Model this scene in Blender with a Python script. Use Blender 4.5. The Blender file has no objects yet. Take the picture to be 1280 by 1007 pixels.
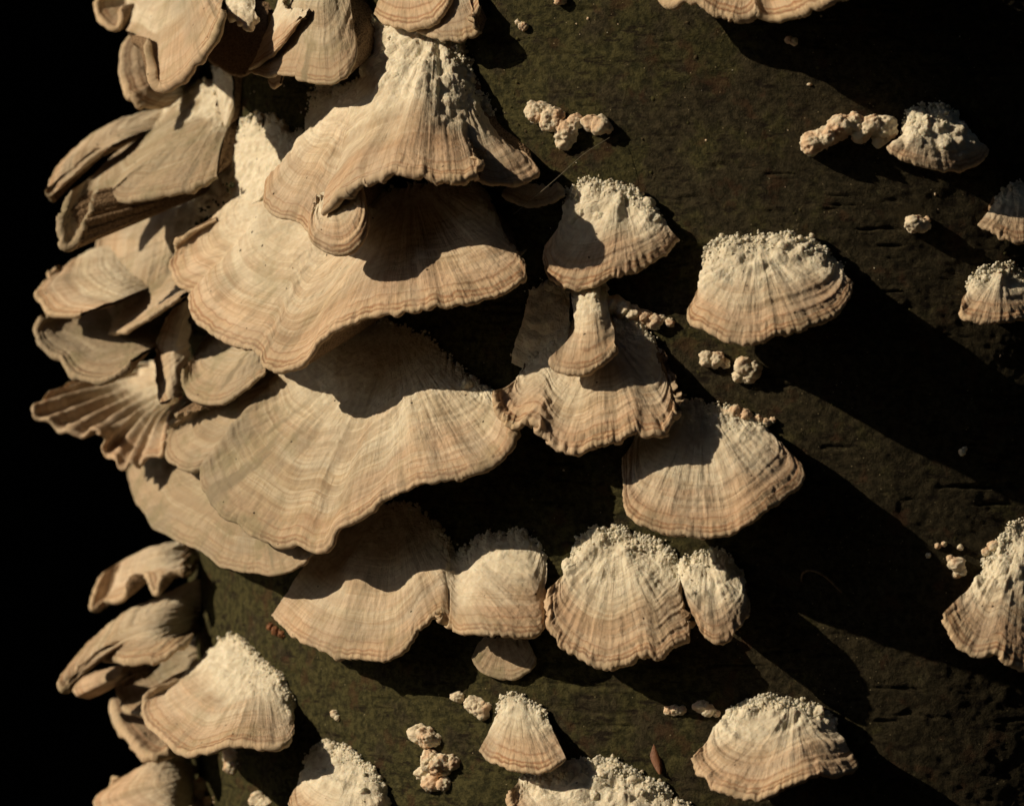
import bpy, math
import numpy as np
from mathutils import Vector

# ------------------------------------------------------------------ camera, sky, sun, exposure
S = 0.00025          # one photograph pixel at the trunk's front = 0.25 mm
D = 4800.0           # camera to the trunk's front (1.2 m)
EYE = 1.2            # camera height above the ground
R = 880.0            # trunk radius (22 cm)
AX = 410.0           # trunk axis, to the right of the lens axis
scn = bpy.context.scene
COL = scn.collection
cam = bpy.data.cameras.new('camera')
cam.sensor_width = 36.0
cam.lens = 36.0 * D / 1280.0
cam.clip_start = 0.05
cam.clip_end = 200.0
cam.dof.use_dof = True
cam.dof.focus_distance = (D + 110.0) * S
cam.dof.aperture_fstop = 11.5
camo = bpy.data.objects.new('camera', cam)
COL.objects.link(camo)
camo.location = (0, -D * S, EYE)
camo.rotation_euler = (math.radians(90), 0, 0)
scn.camera = camo

TO_SUN = Vector((-0.84, -0.245, 0.475)).normalized()
world = bpy.data.worlds.new('World')
scn.world = world
world.use_nodes = True
nt = world.node_tree
bg = nt.nodes['Background']
sky = nt.nodes.new('ShaderNodeTexSky')
sky.sky_type = 'NISHITA'
sky.sun_disc = False
sky.sun_elevation = math.asin(TO_SUN.z)
sky.sun_rotation = math.atan2(TO_SUN.x, TO_SUN.y)
nt.links.new(sky.outputs[0], bg.inputs[0])
bg.inputs[1].default_value = 0.05
sun = bpy.data.lights.new('sun', 'SUN')
sun.energy = 5.0
sun.angle = math.radians(0.5)
sun.color = (1.0, 0.80, 0.55)
suno = bpy.data.objects.new('sun', sun)
COL.objects.link(suno)
suno.location = (-3, -1, 4)
suno.rotation_euler = (-TO_SUN).to_track_quat('-Z', 'Y').to_euler()
scn.view_settings.view_transform = 'Standard'
scn.view_settings.look = 'None'
scn.view_settings.exposure = -0.35
scn.view_settings.gamma = 1.0
scn.view_settings.use_curve_mapping = False

# ------------------------------------------------------------------ noise
def _h(ix, iy, iz, seed):
    n = (ix.astype(np.int64) * 374761393 + iy.astype(np.int64) * 668265263 +
         iz.astype(np.int64) * 2147483647 + seed * 1274126177) & 0xffffffff
    n = ((n ^ (n >> 13)) * 1274126177) & 0xffffffff
    n = ((n ^ (n >> 16)) * 2246822519) & 0xffffffff
    return (n ^ (n >> 15)) & 0xffffffff

def noise3(x, y, z, seed=0):
    """value noise in -1..1"""
    x, y, z = np.broadcast_arrays(np.asarray(x, float), np.asarray(y, float), np.asarray(z, float))
    ix, iy, iz = np.floor(x).astype(np.int64), np.floor(y).astype(np.int64), np.floor(z).astype(np.int64)
    fx, fy, fz = x - ix, y - iy, z - iz
    sx, sy, sz = (f * f * f * (f * (f * 6 - 15) + 10) for f in (fx, fy, fz))
    out = 0
    for a in (0, 1):
        for b in (0, 1):
            for c in (0, 1):
                w = (sx if a else 1 - sx) * (sy if b else 1 - sy) * (sz if c else 1 - sz)
                out = out + w * (_h(ix + a, iy + b, iz + c, seed) / 2147483648.0 - 1.0)
    return out

def fbm(x, y, z, seed=0, octv=3, gain=0.5):
    s, a, f = 0, 1.0, 1.0
    for o in range(octv):
        s = s + a * noise3(x * f + 11.3 * o, y * f, z * f - 7.1 * o, seed + o)
        a *= gain
        f *= 2.03
    return s

def worley(x, y, z, seed=0):
    """distance to the nearest cell point, about 0..1"""
    ix, iy, iz = np.floor(x).astype(np.int64), np.floor(y).astype(np.int64), np.floor(z).astype(np.int64)
    best = np.full(x.shape, 9.0)
    for a in (-1, 0, 1):
        for b in (-1, 0, 1):
            for c in (-1, 0, 1):
                cx, cy, cz = ix + a, iy + b, iz + c
                px = cx + _h(cx, cy, cz, seed) / 4294967296.0
                py = cy + _h(cx, cy, cz, seed + 71) / 4294967296.0
                pz = cz + _h(cx, cy, cz, seed + 143) / 4294967296.0
                best = np.minimum(best, (px - x) ** 2 + (py - y) ** 2 + (pz - z) ** 2)
    return np.sqrt(best)

def sstep(a, b, x):
    t = np.clip((x - a) / (b - a), 0, 1)
    return t * t * (3 - 2 * t)

# ------------------------------------------------------------------ trunk geometry helpers (units: px)
def hit(px, py, h, dt=0.0):
    """point where the photo's ray px,py meets the shell h px above the bark"""
    px, py, h = np.broadcast_arrays(np.asarray(px, float), np.asarray(py, float), np.asarray(h, float))
    dx, dz = (px - 640.0) / D, (503.5 - py) / D
    a = dx * dx + 1
    b = -2 * (dx * AX + (D + R))
    c = AX * AX + (D + R) ** 2 - (R + h) ** 2
    disc = np.maximum(b * b - 4 * a * c, 0)
    t = (-b - np.sqrt(disc)) / (2 * a) + dt
    return np.stack([dx * t, t - D, dz * t], -1)

def cyl(ang, z, r):
    """ang 0 faces the camera, negative to the left"""
    return np.stack([AX + r * np.sin(ang), R - r * np.cos(ang), z + 0 * ang], -1)

def cyl_of(P):
    return np.arctan2(P[..., 0] - AX, R - P[..., 1]), P[..., 2]

def bark_relief(ang, z):
    x = ang * R
    d = 3.0 * fbm(x / 210, z / 300, 0, 5, 3)
    d += 1.0 * fbm(x / 50, z / 36, 0, 9, 3)
    d += 0.6 * fbm(x / 13, z / 10, 0, 13, 3, 0.6)
    streak = fbm(x / 70, z / 7, 0, 21, 2) + 0.35 * noise3(x / 160, z / 120, 0, 22)
    d -= 2.2 * sstep(0.75, 1.1, streak)
    return d

def on_bark(ang, z, lift=0.0):
    return cyl(ang, z, R + bark_relief(ang, z) + lift)

# ------------------------------------------------------------------ mesh / object helpers
def w(P):
    P = np.asarray(P, float) * S
    P[..., 2] += EYE
    return P

def new_mesh(name, V, F, attrs=None, origin=(0, 0, 0), smooth=True):
    me = bpy.data.meshes.new(name)
    V = np.asarray(V, np.float32) - np.asarray(origin, np.float32)
    F = np.asarray(F, np.int32)
    me.vertices.add(len(V))
    me.vertices.foreach_set('co', V.ravel())
    me.loops.add(F.size)
    me.loops.foreach_set('vertex_index', F.ravel())
    k = F.shape[1]
    me.polygons.add(len(F))
    me.polygons.foreach_set('loop_start', np.arange(len(F), dtype=np.int32) * k)
    me.polygons.foreach_set('loop_total', np.full(len(F), k, np.int32))
    me.polygons.foreach_set('use_smooth', np.full(len(F), smooth))
    me.update(calc_edges=True)
    for n, a in (attrs or {}).items():
        at = me.attributes.new(n, 'FLOAT', 'POINT')
        at.data.foreach_set('value', np.asarray(a, np.float32).ravel())
    return me

def add(name, me, mat, parent=None, kind=None):
    o = bpy.data.objects.new(name, me)
    COL.objects.link(o)
    if mat and not me.materials:
        me.materials.append(mat)
    if parent:
        o.parent = parent
    if kind:
        o['kind'] = kind
    return o

def root(name, label, cat, loc, group=None):
    o = bpy.data.objects.new(name, None)
    o.empty_display_size = 0.01
    o.location = [float(c) for c in loc]
    COL.objects.link(o)
    o['label'] = label
    o['category'] = cat
    if group:
        o['group'] = group
    return o

def gridfaces(nv, nu):
    i = np.arange(nv - 1)[:, None] * nu + np.arange(nu - 1)[None, :]
    return np.stack([i, i + nu, i + nu + 1, i + 1], -1).reshape(-1, 4)

# ------------------------------------------------------------------ materials
class NT:
    def __init__(self, name):
        self.m = bpy.data.materials.new(name)
        self.m.use_nodes = True
        self.t = self.m.node_tree
        self.b = self.t.nodes['Principled BSDF']
        self.b.inputs['Roughness'].default_value = 0.9
        self.b.inputs['Specular IOR Level'].default_value = 0.15
    def n(self, kind, **kw):
        x = self.t.nodes.new(kind)
        for k, v in kw.items():
            setattr(x, k, v)
        return x
    def put(self, sock, v):
        if hasattr(v, 'is_linked') or isinstance(v, bpy.types.NodeSocket):
            self.t.links.new(v, sock)
        elif v is not None:
            sock.default_value = v
    def attr(self, name):
        return self.n('ShaderNodeAttribute', attribute_name=name).outputs['Fac']
    def math(self, op, a, b=None, c=None, clamp=False):
        x = self.n('ShaderNodeMath', operation=op, use_clamp=clamp)
        for i, v in enumerate((a, b, c)):
            if v is not None:
                self.put(x.inputs[i], v)
        return x.outputs[0]
    def rng(self, v, a, b, c=0.0, d=1.0):
        x = self.n('ShaderNodeMapRange')
        x.interpolation_type = 'SMOOTHSTEP'
        for i, q in enumerate((v, a, b, c, d)):
            self.put(x.inputs[i], q)
        return x.outputs[0]
    def comb(self, a, b, c=0.0):
        x = self.n('ShaderNodeCombineXYZ')
        for i, q in enumerate((a, b, c)):
            self.put(x.inputs[i], q)
        return x.outputs[0]
    def noise(self, vec, scale, detail=2.0, rough=0.5):
        x = self.n('ShaderNodeTexNoise')
        self.put(x.inputs['Vector'], vec)
        x.inputs['Scale'].default_value = scale
        x.inputs['Detail'].default_value = detail
        x.inputs['Roughness'].default_value = rough
        return x.outputs[0]
    def vor(self, vec, scale, rnd=1.0):
        x = self.n('ShaderNodeTexVoronoi')
        self.put(x.inputs['Vector'], vec)
        x.inputs['Scale'].default_value = scale
        x.inputs['Randomness'].default_value = rnd
        return x.outputs
    def mix(self, f, a, b, mode='MIX'):
        x = self.n('ShaderNodeMix', data_type='RGBA', blend_type=mode)
        self.put(x.inputs[0], f)
        for s, v in ((x.inputs[6], a), (x.inputs[7], b)):
            if isinstance(v, tuple):
                v = (*v, 1.0)
            self.put(s, v)
        return x.outputs[2]
    def ramp(self, f, stops):
        x = self.n('ShaderNodeValToRGB')
        r = x.color_ramp
        while len(r.elements) < len(stops):
            r.elements.new(0.5)
        for e, (p, c) in zip(r.elements, stops):
            e.position = p
            e.color = (*c, 1.0)
        self.put(x.inputs[0], f)
        return x.outputs[0]
    def pos(self):
        x = self.n('ShaderNodeVectorMath', operation='SCALE')
        self.put(x.inputs[0], self.n('ShaderNodeNewGeometry').outputs['Position'])
        x.inputs['Scale'].default_value = 1.0 / S
        return x.outputs[0]
    def bump(self, h, dist_px, strength=1.0, prev=None):
        x = self.n('ShaderNodeBump')
        x.inputs['Strength'].default_value = strength
        x.inputs['Distance'].default_value = dist_px * S
        self.put(x.inputs['Height'], h)
        if prev is not None:
            self.put(x.inputs['Normal'], prev)
        return x.outputs[0]

def soft(g, k):
    g.b.inputs['Subsurface Weight'].default_value = k
    g.b.inputs['Subsurface Radius'].default_value = (1.0, 0.7, 0.45)
    g.b.inputs['Subsurface Scale'].default_value = 5.0 * S

def cap_material():
    g = NT('fungus_cap')
    P = g.pos()
    dm, uu, wool, tone, seed, vv, pink = (g.attr(a) for a in ('dm', 'uu', 'wool', 'tone', 'seed', 'vv', 'pink'))
    low = g.noise(P, 1 / 70.0, 2)
    mid = g.noise(P, 1 / 18.0, 3)
    warp = g.math('MULTIPLY_ADD', low, 7.0, dm)
    warp = g.math('MULTIPLY_ADD', mid, 2.2, warp)
    us = g.math('MULTIPLY', uu, 1 / 240.0)
    z1 = g.noise(g.comb(g.math('MULTIPLY', warp, 1 / 19.0), seed, us), 1.0, 3, 0.6)
    base = g.ramp(z1, [(0.36, (.36, .25, .15)), (0.43, (.60, .49, .33)), (0.48, (.80, .73, .57)),
                       (0.53, (.52, .38, .25)), (0.57, (.70, .60, .44)), (0.65, (.44, .30, .19))])
    big = g.noise(P, 1 / 95.0, 3)
    base = g.mix(g.math('MULTIPLY', g.rng(big, 0.42, 0.62), 0.40), base, (.72, .63, .46))
    base = g.mix(g.math('MULTIPLY_ADD', pink, 0.32, 0.02), base, (.72, .51, .38))
    # broad weathered zones
    zb = g.noise(g.comb(g.math('MULTIPLY', warp, 1 / 34.0), g.math('ADD', seed, 9.0), us), 1.0, 2)
    base = g.mix(g.math('MULTIPLY', g.rng(zb, 0.53, 0.62), 0.6), base, (.78, .72, .58))
    base = g.mix(g.math('MULTIPLY', g.rng(zb, 0.47, 0.38), 0.6), base, (.46, .32, .21))
    # thin growth lines, close together
    z2 = g.noise(g.comb(g.math('MULTIPLY', warp, 1 / 4.2), seed, us), 1.0, 2)
    amt = g.rng(g.noise(P, 1 / 55.0, 2), 0.4, 0.60, 0.12, 0.58)
    base = g.mix(g.math('MULTIPLY', g.rng(z2, 0.50, 0.64), amt), base, (.36, .24, .14))
    # pinkish zones
    zp = g.noise(g.comb(g.math('MULTIPLY', warp, 1 / 40.0), g.math('MULTIPLY_ADD', uu, 1 / 200.0, seed)), 1.0, 2)
    base = g.mix(g.math('MULTIPLY', g.rng(zp, 0.52, 0.68), 0.42), base, (.60, .38, .25))
    # rim: brown lines that come and go along the margin
    brk = g.noise(g.comb(g.math('MULTIPLY', uu, 1 / 50.0), seed), 1.0, 3)
    e = g.math('MULTIPLY_ADD', g.math('SUBTRACT', mid, 0.5), 9.0, dm)
    rim = g.ramp(g.math('MULTIPLY', e, 1 / 44.0, clamp=True),
                 [(0.02, (.66, .52, .36)), (0.07, (.28, .14, .08)), (0.14, (.66, .50, .33)), (0.20, (.40, .21, .12)), (0.26, (.66, .52, .37)),
                  (0.42, (.64, .47, .32)), (0.46, (.36, .19, .11)), (0.51, (.64, .50, .36)), (1.0, (.64, .54, .39))])
    base = g.mix(g.rng(e, 62.0, 12.0, 0.0, 0.45), base, (.72, .50, .36))
    rf = g.math('MULTIPLY', g.rng(e, 32.0, 14.0), g.rng(brk, 0.30, 0.56, 0.35, 1.0))
    base = g.mix(rf, base, rim)
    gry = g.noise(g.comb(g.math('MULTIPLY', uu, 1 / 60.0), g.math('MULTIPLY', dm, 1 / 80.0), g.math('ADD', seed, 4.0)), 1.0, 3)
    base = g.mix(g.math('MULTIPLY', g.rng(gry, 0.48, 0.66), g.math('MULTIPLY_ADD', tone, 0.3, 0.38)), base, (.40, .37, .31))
    # radial fibres
    fib = g.noise(g.comb(g.math('MULTIPLY', uu, 1 / 2.6), g.math('MULTIPLY', dm, 1 / 30.0), seed), 1.0, 3, 0.6)
    fib2 = g.noise(g.comb(g.math('MULTIPLY', uu, 1 / 13.0), g.math('MULTIPLY', dm, 1 / 110.0), seed), 1.0, 2)
    base = g.mix(g.rng(fib, 0.58, 0.36, 0.0, 0.36), base, (.30, .22, .14))
    base = g.mix(g.math('MULTIPLY', g.rng(fib2, 0.56, 0.70), g.math('MULTIPLY_ADD', tone, 0.8, 0.25)), base, (.24, .20, .14))
    # algae and dirt; tone also paints shade into some brackets
    alg = g.noise(P, 1 / 48.0, 4, 0.6)
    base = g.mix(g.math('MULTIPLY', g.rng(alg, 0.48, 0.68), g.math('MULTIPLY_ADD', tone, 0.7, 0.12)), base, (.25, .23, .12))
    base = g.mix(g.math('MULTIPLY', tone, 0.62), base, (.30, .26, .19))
    white = g.mix(g.rng(g.noise(P, 1 / 9.0, 3), 0.35, 0.65), (.74, .68, .54), (.88, .84, .70))
    # the white of the attachment runs out over the cap in uneven tongues
    wn = g.math('MULTIPLY_ADD', g.math('SUBTRACT', big, 0.5), 0.9, vv)
    wn = g.math('MULTIPLY_ADD', g.math('SUBTRACT', fib2, 0.5), 0.5, wn)
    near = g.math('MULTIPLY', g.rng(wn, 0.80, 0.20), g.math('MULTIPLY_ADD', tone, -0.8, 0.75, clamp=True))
    base = g.mix(near, base, white)
    base = g.mix(g.math('MULTIPLY', wool, 0.92), base, white)
    # scattered dark specks
    wp = g.n('ShaderNodeVectorMath', operation='ADD')
    g.put(wp.inputs[0], P)
    nn = g.n('ShaderNodeTexNoise')
    nn.inputs['Scale'].default_value = 0.3
    g.put(nn.inputs['Vector'], P)
    sc = g.n('ShaderNodeVectorMath', operation='SCALE')
    g.put(sc.inputs[0], nn.outputs['Color'])
    sc.inputs['Scale'].default_value = 3.0
    g.put(wp.inputs[1], sc.outputs[0])
    sp = g.vor(wp.outputs[0], 1 / 14.0)
    spk = g.math('MULTIPLY', g.rng(sp['Distance'], 0.14, 0.08), g.rng(sp['Color'], 0.76, 0.80))
    base = g.mix(g.math('MULTIPLY', spk, 0.94), base, (.03, .02, .012))
    g.put(g.b.inputs['Base Color'], base)
    fine = g.noise(P, 1 / 2.2, 4, 0.75)
    b = g.bump(fine, 1.3, 0.8)
    b = g.bump(g.noise(P, 1 / 7.0, 3, 0.6), 1.6, 0.5, b)
    b = g.bump(fib, 1.6, 0.7, b)
    b = g.bump(z2, 1.2, 0.8, b)
    fz = g.math('MULTIPLY', g.noise(P, 1 / 3.2, 3, 0.6), wool)
    b = g.bump(fz, 2.4, 0.8, b)
    g.put(g.b.inputs['Normal'], b)
    soft(g, 0.22)
    return g.m

def plain(name, c1, c2, scale_px, bump_px, c3=None, spec=None, sss=0.0):
    g = NT(name)
    P = g.pos()
    n1 = g.noise(P, 1 / scale_px, 4, 0.6)
    col = g.mix(g.rng(n1, 0.35, 0.65), c1, c2)
    if c3:
        col = g.mix(g.rng(g.noise(P, 0.4 / scale_px, 3), 0.47, 0.60), col, c3)
    g.put(g.b.inputs['Base Color'], col)
    g.put(g.b.inputs['Normal'], g.bump(g.noise(P, 1 / 3.0, 4, 0.7), bump_px, 1.0))
    if sss:
        soft(g, sss)
    if spec is not None:
        g.b.inputs['Roughness'].default_value = spec
        g.b.inputs['Specular IOR Level'].default_value = 0.5
    return g.m

def pore_material():
    g = NT('fungus_pores')
    P = g.pos()
    v = g.vor(P, 1 / 3.2)
    col = g.mix(g.rng(v['Distance'], 0.55, 0.2), (.27, .19, .12), (.11, .07, .04))
    g.put(g.b.inputs['Base Color'], col)
    g.put(g.b.inputs['Normal'], g.bump(v['Distance'], 1.6, 1.0))
    return g.m

def bark_material():
    g = NT('bark')
    P = g.pos()
    st = g.n('ShaderNodeMapping')
    st.inputs['Scale'].default_value = (1, 1, 3.2)
    g.put(st.inputs['Vector'], P)
    a = g.noise(P, 1 / 60.0, 4, 0.65)
    b_ = g.noise(P, 1 / 9.0, 5, 0.7)
    c_ = g.noise(st.outputs[0], 1 / 34.0, 4, 0.65)
    sx = g.n('ShaderNodeSeparateXYZ')
    g.put(sx.inputs[0], P)
    X = sx.outputs[0]
    col = g.mix(g.rng(b_, 0.32, 0.68), (.020, .018, .010), (.070, .059, .034))
    side = g.math('ADD', g.rng(X, 640.0, -150.0, -0.16, 0.12), a)
    col = g.mix(g.math('MULTIPLY', g.rng(side, 0.44, 0.60), 0.85), col, g.mix(g.rng(b_, .35, .65), (.028, .029, .012), (.092, .086, .034)))   # algae film
    col = g.mix(g.math('MULTIPLY', g.rng(c_, 0.55, 0.66), 0.85), col, (.014, .010, .007))     # dark cracks
    lich = g.noise(P, 1 / 26.0, 5, 0.75)
    col = g.mix(g.math('MULTIPLY', g.rng(lich, 0.60, 0.72), 0.55), col, (.15, .14, .075))
    red = g.noise(P, 1 / 38.0, 3, 0.6)
    col = g.mix(g.math('MULTIPLY', g.rng(red, 0.56, 0.68), 0.5), col, (.075, .038, .020))
    sp = g.vor(P, 1 / 7.0)
    col = g.mix(g.math('MULTIPLY', g.rng(sp['Distance'], 0.16, 0.08), g.rng(sp['Color'], 0.74, 0.8)), col, (.28, .24, .15))
    g.put(g.b.inputs['Base Color'], col)
    bb = g.bump(g.noise(P, 1 / 3.0, 4, 0.75), 3.0, 1.0)
    bb = g.bump(b_, 3.5, 0.8, bb)
    bb = g.bump(g.math('MULTIPLY', c_, -1.0), 3.5, 0.6, bb)
    g.put(g.b.inputs['Normal'], bb)
    return g.m

M_CAP = cap_material()
M_PORE = pore_material()
M_BARK = bark_material()
M_WOOL = plain('woolly_growth', (.74, .68, .54), (.88, .84, .70), 9.0, 2.0, sss=0.35)
M_YOUNG = plain('young_growth', (.72, .64, .50), (.82, .75, .60), 10.0, 1.8, (.74, .56, .40), sss=0.3)
M_MOSS = plain('moss', (.05, .05, .018), (.095, .088, .036), 9.0, 2.0, (.07, .055, .03))
M_DARKMOSS = plain('dark_moss', (.02, .022, .010), (.06, .058, .025), 5.0, 2.0)
M_SOIL = plain('leaf_litter', (.010, .008, .005), (.025, .018, .010), 60.0, 10.0)
M_LEAF = plain('foliage', (.020, .030, .010), (.045, .06, .02), 400.0, 10.0)
M_BROWN = plain('dry_leaf', (.16, .06, .025), (.24, .10, .04), 12.0, 1.0, None, 0.5)
M_TWIG = plain('twig_bark', (.09, .06, .035), (.2, .15, .09), 6.0, 1.0)
g_ = NT('silk')
g_.b.inputs['Base Color'].default_value = (.22, .20, .15, 1)
g_.b.inputs['Roughness'].default_value = 0.4
M_SILK = g_.m

# ------------------------------------------------------------------ blobs (woolly nodules)
def icosphere(sub):
    import bmesh
    bm = bmesh.new()
    bmesh.ops.create_icosphere(bm, subdivisions=sub, radius=1.0)
    V = np.array([v.co[:] for v in bm.verts])
    F = np.array([[v.index for v in f.verts] for f in bm.faces])
    bm.free()
    return V, F

def blob_shape(sub, seed, amp=0.28, fr=1.7, lump=0.0):
    V, F = icosphere(sub)
    d = amp * fbm(V[:, 0] * fr + seed * 3.1, V[:, 1] * fr, V[:, 2] * fr, seed, 3)
    if lump:
        d += lump * (0.55 - worley(V[:, 0] * 2.0 + seed, V[:, 1] * 2.0, V[:, 2] * 2.0, seed))
    return V * (1 + d)[:, None], F

SMALL = [blob_shape(2, s, 0.35, 2.2) for s in range(6)]
rng = np.random.default_rng(7)

def frame_at(P):
    """outward normal of the trunk at points P (px units)"""
    ang, _ = cyl_of(P)
    return np.stack([np.sin(ang), -np.cos(ang), 0 * ang], -1)

def blob_cloud(C, rad):
    """many small lumps joined: vertices, faces"""
    Vs, Fs, n = [], [], 0
    for i, (c, r) in enumerate(zip(C, rad)):
        V, F = SMALL[int(rng.integers(6))]
        a = rng.uniform(0, 6.28)
        b = rng.uniform(0, 3.14)
        ca, sa, cb, sb = math.cos(a), math.sin(a), math.cos(b), math.sin(b)
        Rm = np.array([[ca, -sa, 0], [sa, ca, 0], [0, 0, 1]]) @ np.array([[1, 0, 0], [0, cb, -sb], [0, sb, cb]])
        sc = r * rng.uniform(0.75, 1.25, 3)
        Vs.append((V @ Rm.T) * sc + c)
        Fs.append(F + n)
        n += len(V)
    return np.concatenate(Vs), np.concatenate(Fs)

NOD = []
for s in range(5):
    V, F = blob_shape(4, 40 + s, 0.16, 1.3, 0.12)
    d = 0.045 * fbm(V[:, 0] * 6, V[:, 1] * 6, V[:, 2] * 6, 60 + s, 3)
    me = new_mesh('nodule', V * (1 + d)[:, None] * S, F)
    me.materials.append(M_WOOL)
    NOD.append(me)

def nodule(C, r, parent, name='nodule'):
    o = bpy.data.objects.new(name, NOD[int(rng.integers(len(NOD)))])
    COL.objects.link(o)
    o.parent = parent
    o.location = [float(q) for q in (w(C) - np.array(parent.location))]
    o.rotation_euler = tuple(rng.uniform(0, 6.28, 3))
    o.scale = tuple(float(q) for q in r * rng.uniform(0.8, 1.2, 3))
    return o

# ------------------------------------------------------------------ curves
def catmull(P, t):
    """P (K,...) control rows, t in 0..K-1"""
    K = len(P)
    i = np.clip(np.floor(t).astype(int), 0, K - 2)
    f = (t - i).reshape((-1,) + (1,) * (P.ndim - 1))
    g = lambda j: P[np.clip(j, 0, K - 1)]
    p0, p1, p2, p3 = g(i - 1), g(i), g(i + 1), g(i + 2)
    m1, m2 = (p2 - p0) / 2, (p3 - p1) / 2
    f2, f3 = f * f, f * f * f
    return (2 * f3 - 3 * f2 + 1) * p1 + (f3 - 2 * f2 + f) * m1 + (-2 * f3 + 3 * f2) * p2 + (f3 - f2) * m2

def resample(pts, n):
    P = np.asarray(pts, float)
    dense = catmull(P, np.linspace(0, len(P) - 1, 40 * (len(P) - 1) + 1))
    s = np.concatenate([[0], np.cumsum(np.hypot(*np.diff(dense[:, :2], axis=0).T))])
    q = np.linspace(0, s[-1], n)
    return np.stack([np.interp(q, s, dense[:, k]) for k in range(dense.shape[1])], -1), s[-1]

def padrow(row, hdef, ends):
    n = len(row)
    out = []
    for i, p in enumerate(row):
        if len(p) == 3:
            out.append(tuple(p))
        else:
            k = math.sin(math.pi * (i + 0.15) / (n - 0.7)) if n > 2 else 1
            out.append((p[0], p[1], hdef * (ends + (1 - ends) * max(k, 0) ** 0.6)))
    return out

SEED = [100]

def sheet(parent, name, rows, h=80, h0=5, ends=0.3, wool=0.25, wamp=5, fold=5, focus=None, ridge=1.0, jag=2.0, cren=0.0,
          thick=6, tone=0.0, dome=0.0, step=1.5, back=0.7, under=True, topjag=3.0, mids=None, mat=None, nod=10, gran=1.0,
          hexp=1.0, tilt=0.0, creases=(), pink=None, pleat=None, thin=True):
    SEED[0] += 17
    sd = SEED[0]
    K = len(rows)
    full = []
    for k, r in enumerate(rows):
        hk = h0 if k == 0 else h0 + (h - h0) * (k / (K - 1))
        full.append(padrow(r, hk, 1.0 if k == 0 else ends))
    _, LM = resample(full[-1], 10)
    mid = np.array(full[0])[:, :2].mean(0), np.array(full[-1])[:, :2].mean(0)
    LV = max(math.hypot(*(mid[1] - mid[0])), 20.0)
    nu = int(np.clip(LM / step, 16, 620))
    nv = int(np.clip(LV * 1.25 / step, 12, 260))
    rs = np.stack([resample(r, nu)[0] for r in full])          # K,nu,3
    v = np.linspace(0, 1, nv)
    G = catmull(rs, v * (K - 1))                               # nv,nu,3
    if K == 2:
        G = rs[0][None] * (1 - v)[:, None, None] + rs[1][None] * v[:, None, None]
    if hexp != 1.0:
        G[..., 2] = rs[0][None, :, 2] + (rs[-1][None, :, 2] - rs[0][None, :, 2]) * (v[:, None] ** hexp)
    G[..., 2] += dome * np.sin(np.pi * v)[:, None]
    u = np.linspace(0, 1, nu)
    arc = u * LM
    # uneven margin and uneven top edge
    d = G[-1, :, :2] - G[0, :, :2]
    L = np.maximum(np.hypot(d[:, 0], d[:, 1]), 1e-3)
    dirn = d / L[:, None]
    j = jag * (0.9 * fbm(arc / 16, sd, 0, sd, 3, 0.6)) + cren * (np.abs(noise3(arc / 7, sd, 0, sd + 3)) - 0.4)
    tj = topjag * (1.2 * fbm(arc / 9, sd + 9, 0, sd + 5, 3, 0.7))
    dm_ = (1 - v)[:, None] * L[None]
    sh = np.exp(-dm_ / 14.0) * j[None] - np.exp(-(v[:, None] * L[None]) / 10.0) * tj[None]
    P = hit(G[..., 0], G[..., 1], G[..., 2], -tilt * (G[..., 1] - mid[0][1]) * v[:, None])
    k_ = (D + P[..., 1]) / D
    G[..., :2] += dirn[None] * sh[..., None]
    P[..., 0] += dirn[None, :, 0] * sh * k_
    P[..., 2] -= dirn[None, :, 1] * sh * k_
    du = np.gradient(P, axis=1)
    dv = np.gradient(P, axis=0)
    N = np.cross(dv, du)
    N /= np.maximum(np.linalg.norm(N, axis=-1, keepdims=True), 1e-6)
    # keep the folds off the silhouette edges
    side = np.minimum(u, 1 - u)
    dm = (1 - v)[:, None] * L[None]
    dt = v[:, None] * L[None]
    fx, fy = focus if focus else (full[0][len(full[0]) // 2][0] * .5 + mid[0][0] * .5, mid[0][1] + 0.05 * LV)
    px0, py0 = G[..., 0], G[..., 1]
    cxm, cym = mid[1][0] - fx, mid[1][1] - fy
    cl = math.hypot(cxm, cym)
    cxm, cym = cxm / cl, cym / cl
    along = (px0 - fx) * cxm + (py0 - fy) * cym
    across = (px0 - fx) * -cym + (py0 - fy) * cxm
    uu = -np.arctan2(across, along + 0.25 * LV) * LV * 1.15
    wn = 0.5 + 0.5 * fbm(P[..., 0] / 22, P[..., 1] / 22, P[..., 2] / 22, sd, 3)
    if wool > 0:
        wm = 1 - sstep(wool * 0.55, wool * 1.25, v[:, None] + (wn - 0.5) * 0.25)
    else:
        wm = np.zeros_like(dm)
    fade = sstep(0, 0.25, v)[:, None]
    disp = 0.7 * fold * fade * (noise3(uu / 46, v[:, None] * 1.2, sd, sd) * 0.85 + 0.22 * noise3(uu / 17, v[:, None] * 2.1, sd, sd + 1)
                          + 0.5 * noise3(P[..., 0] / 38, P[..., 1] / 38, P[..., 2] / 38, sd + 9))
    wamp = wamp * 0.78
    if pleat:
        disp = disp + pleat[0] * fade * np.sin(6.283 * arc[None] / pleat[1] + 2.5 * noise3(arc / 50, sd, 2.5, sd)[None])
    for (cx_, cy_, dep, wid, lift) in creases:
        iu_ = int(np.argmin(np.hypot(G[-1, :, 0] - cx_, G[-1, :, 1] - cy_)))
        da = (arc - arc[iu_])[None] + 5 * noise3(v * 4, sd, 1.5, sd)[:, None] * (1 - v[:, None])
        g1 = sstep(0.15, 0.8, v)[:, None]
        disp = disp - dep * g1 * np.exp(-(da / wid) ** 2) + lift * g1 * sstep(-wid, wid, da) * np.exp(-np.maximum(da, 0) / 45)
    disp = disp + 0.7 * fade * noise3(uu / 5.5, dm / 40, sd, sd + 2)
    wv = dm + 2 * noise3(uu / 60, dm / 30, sd, sd + 4)
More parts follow.
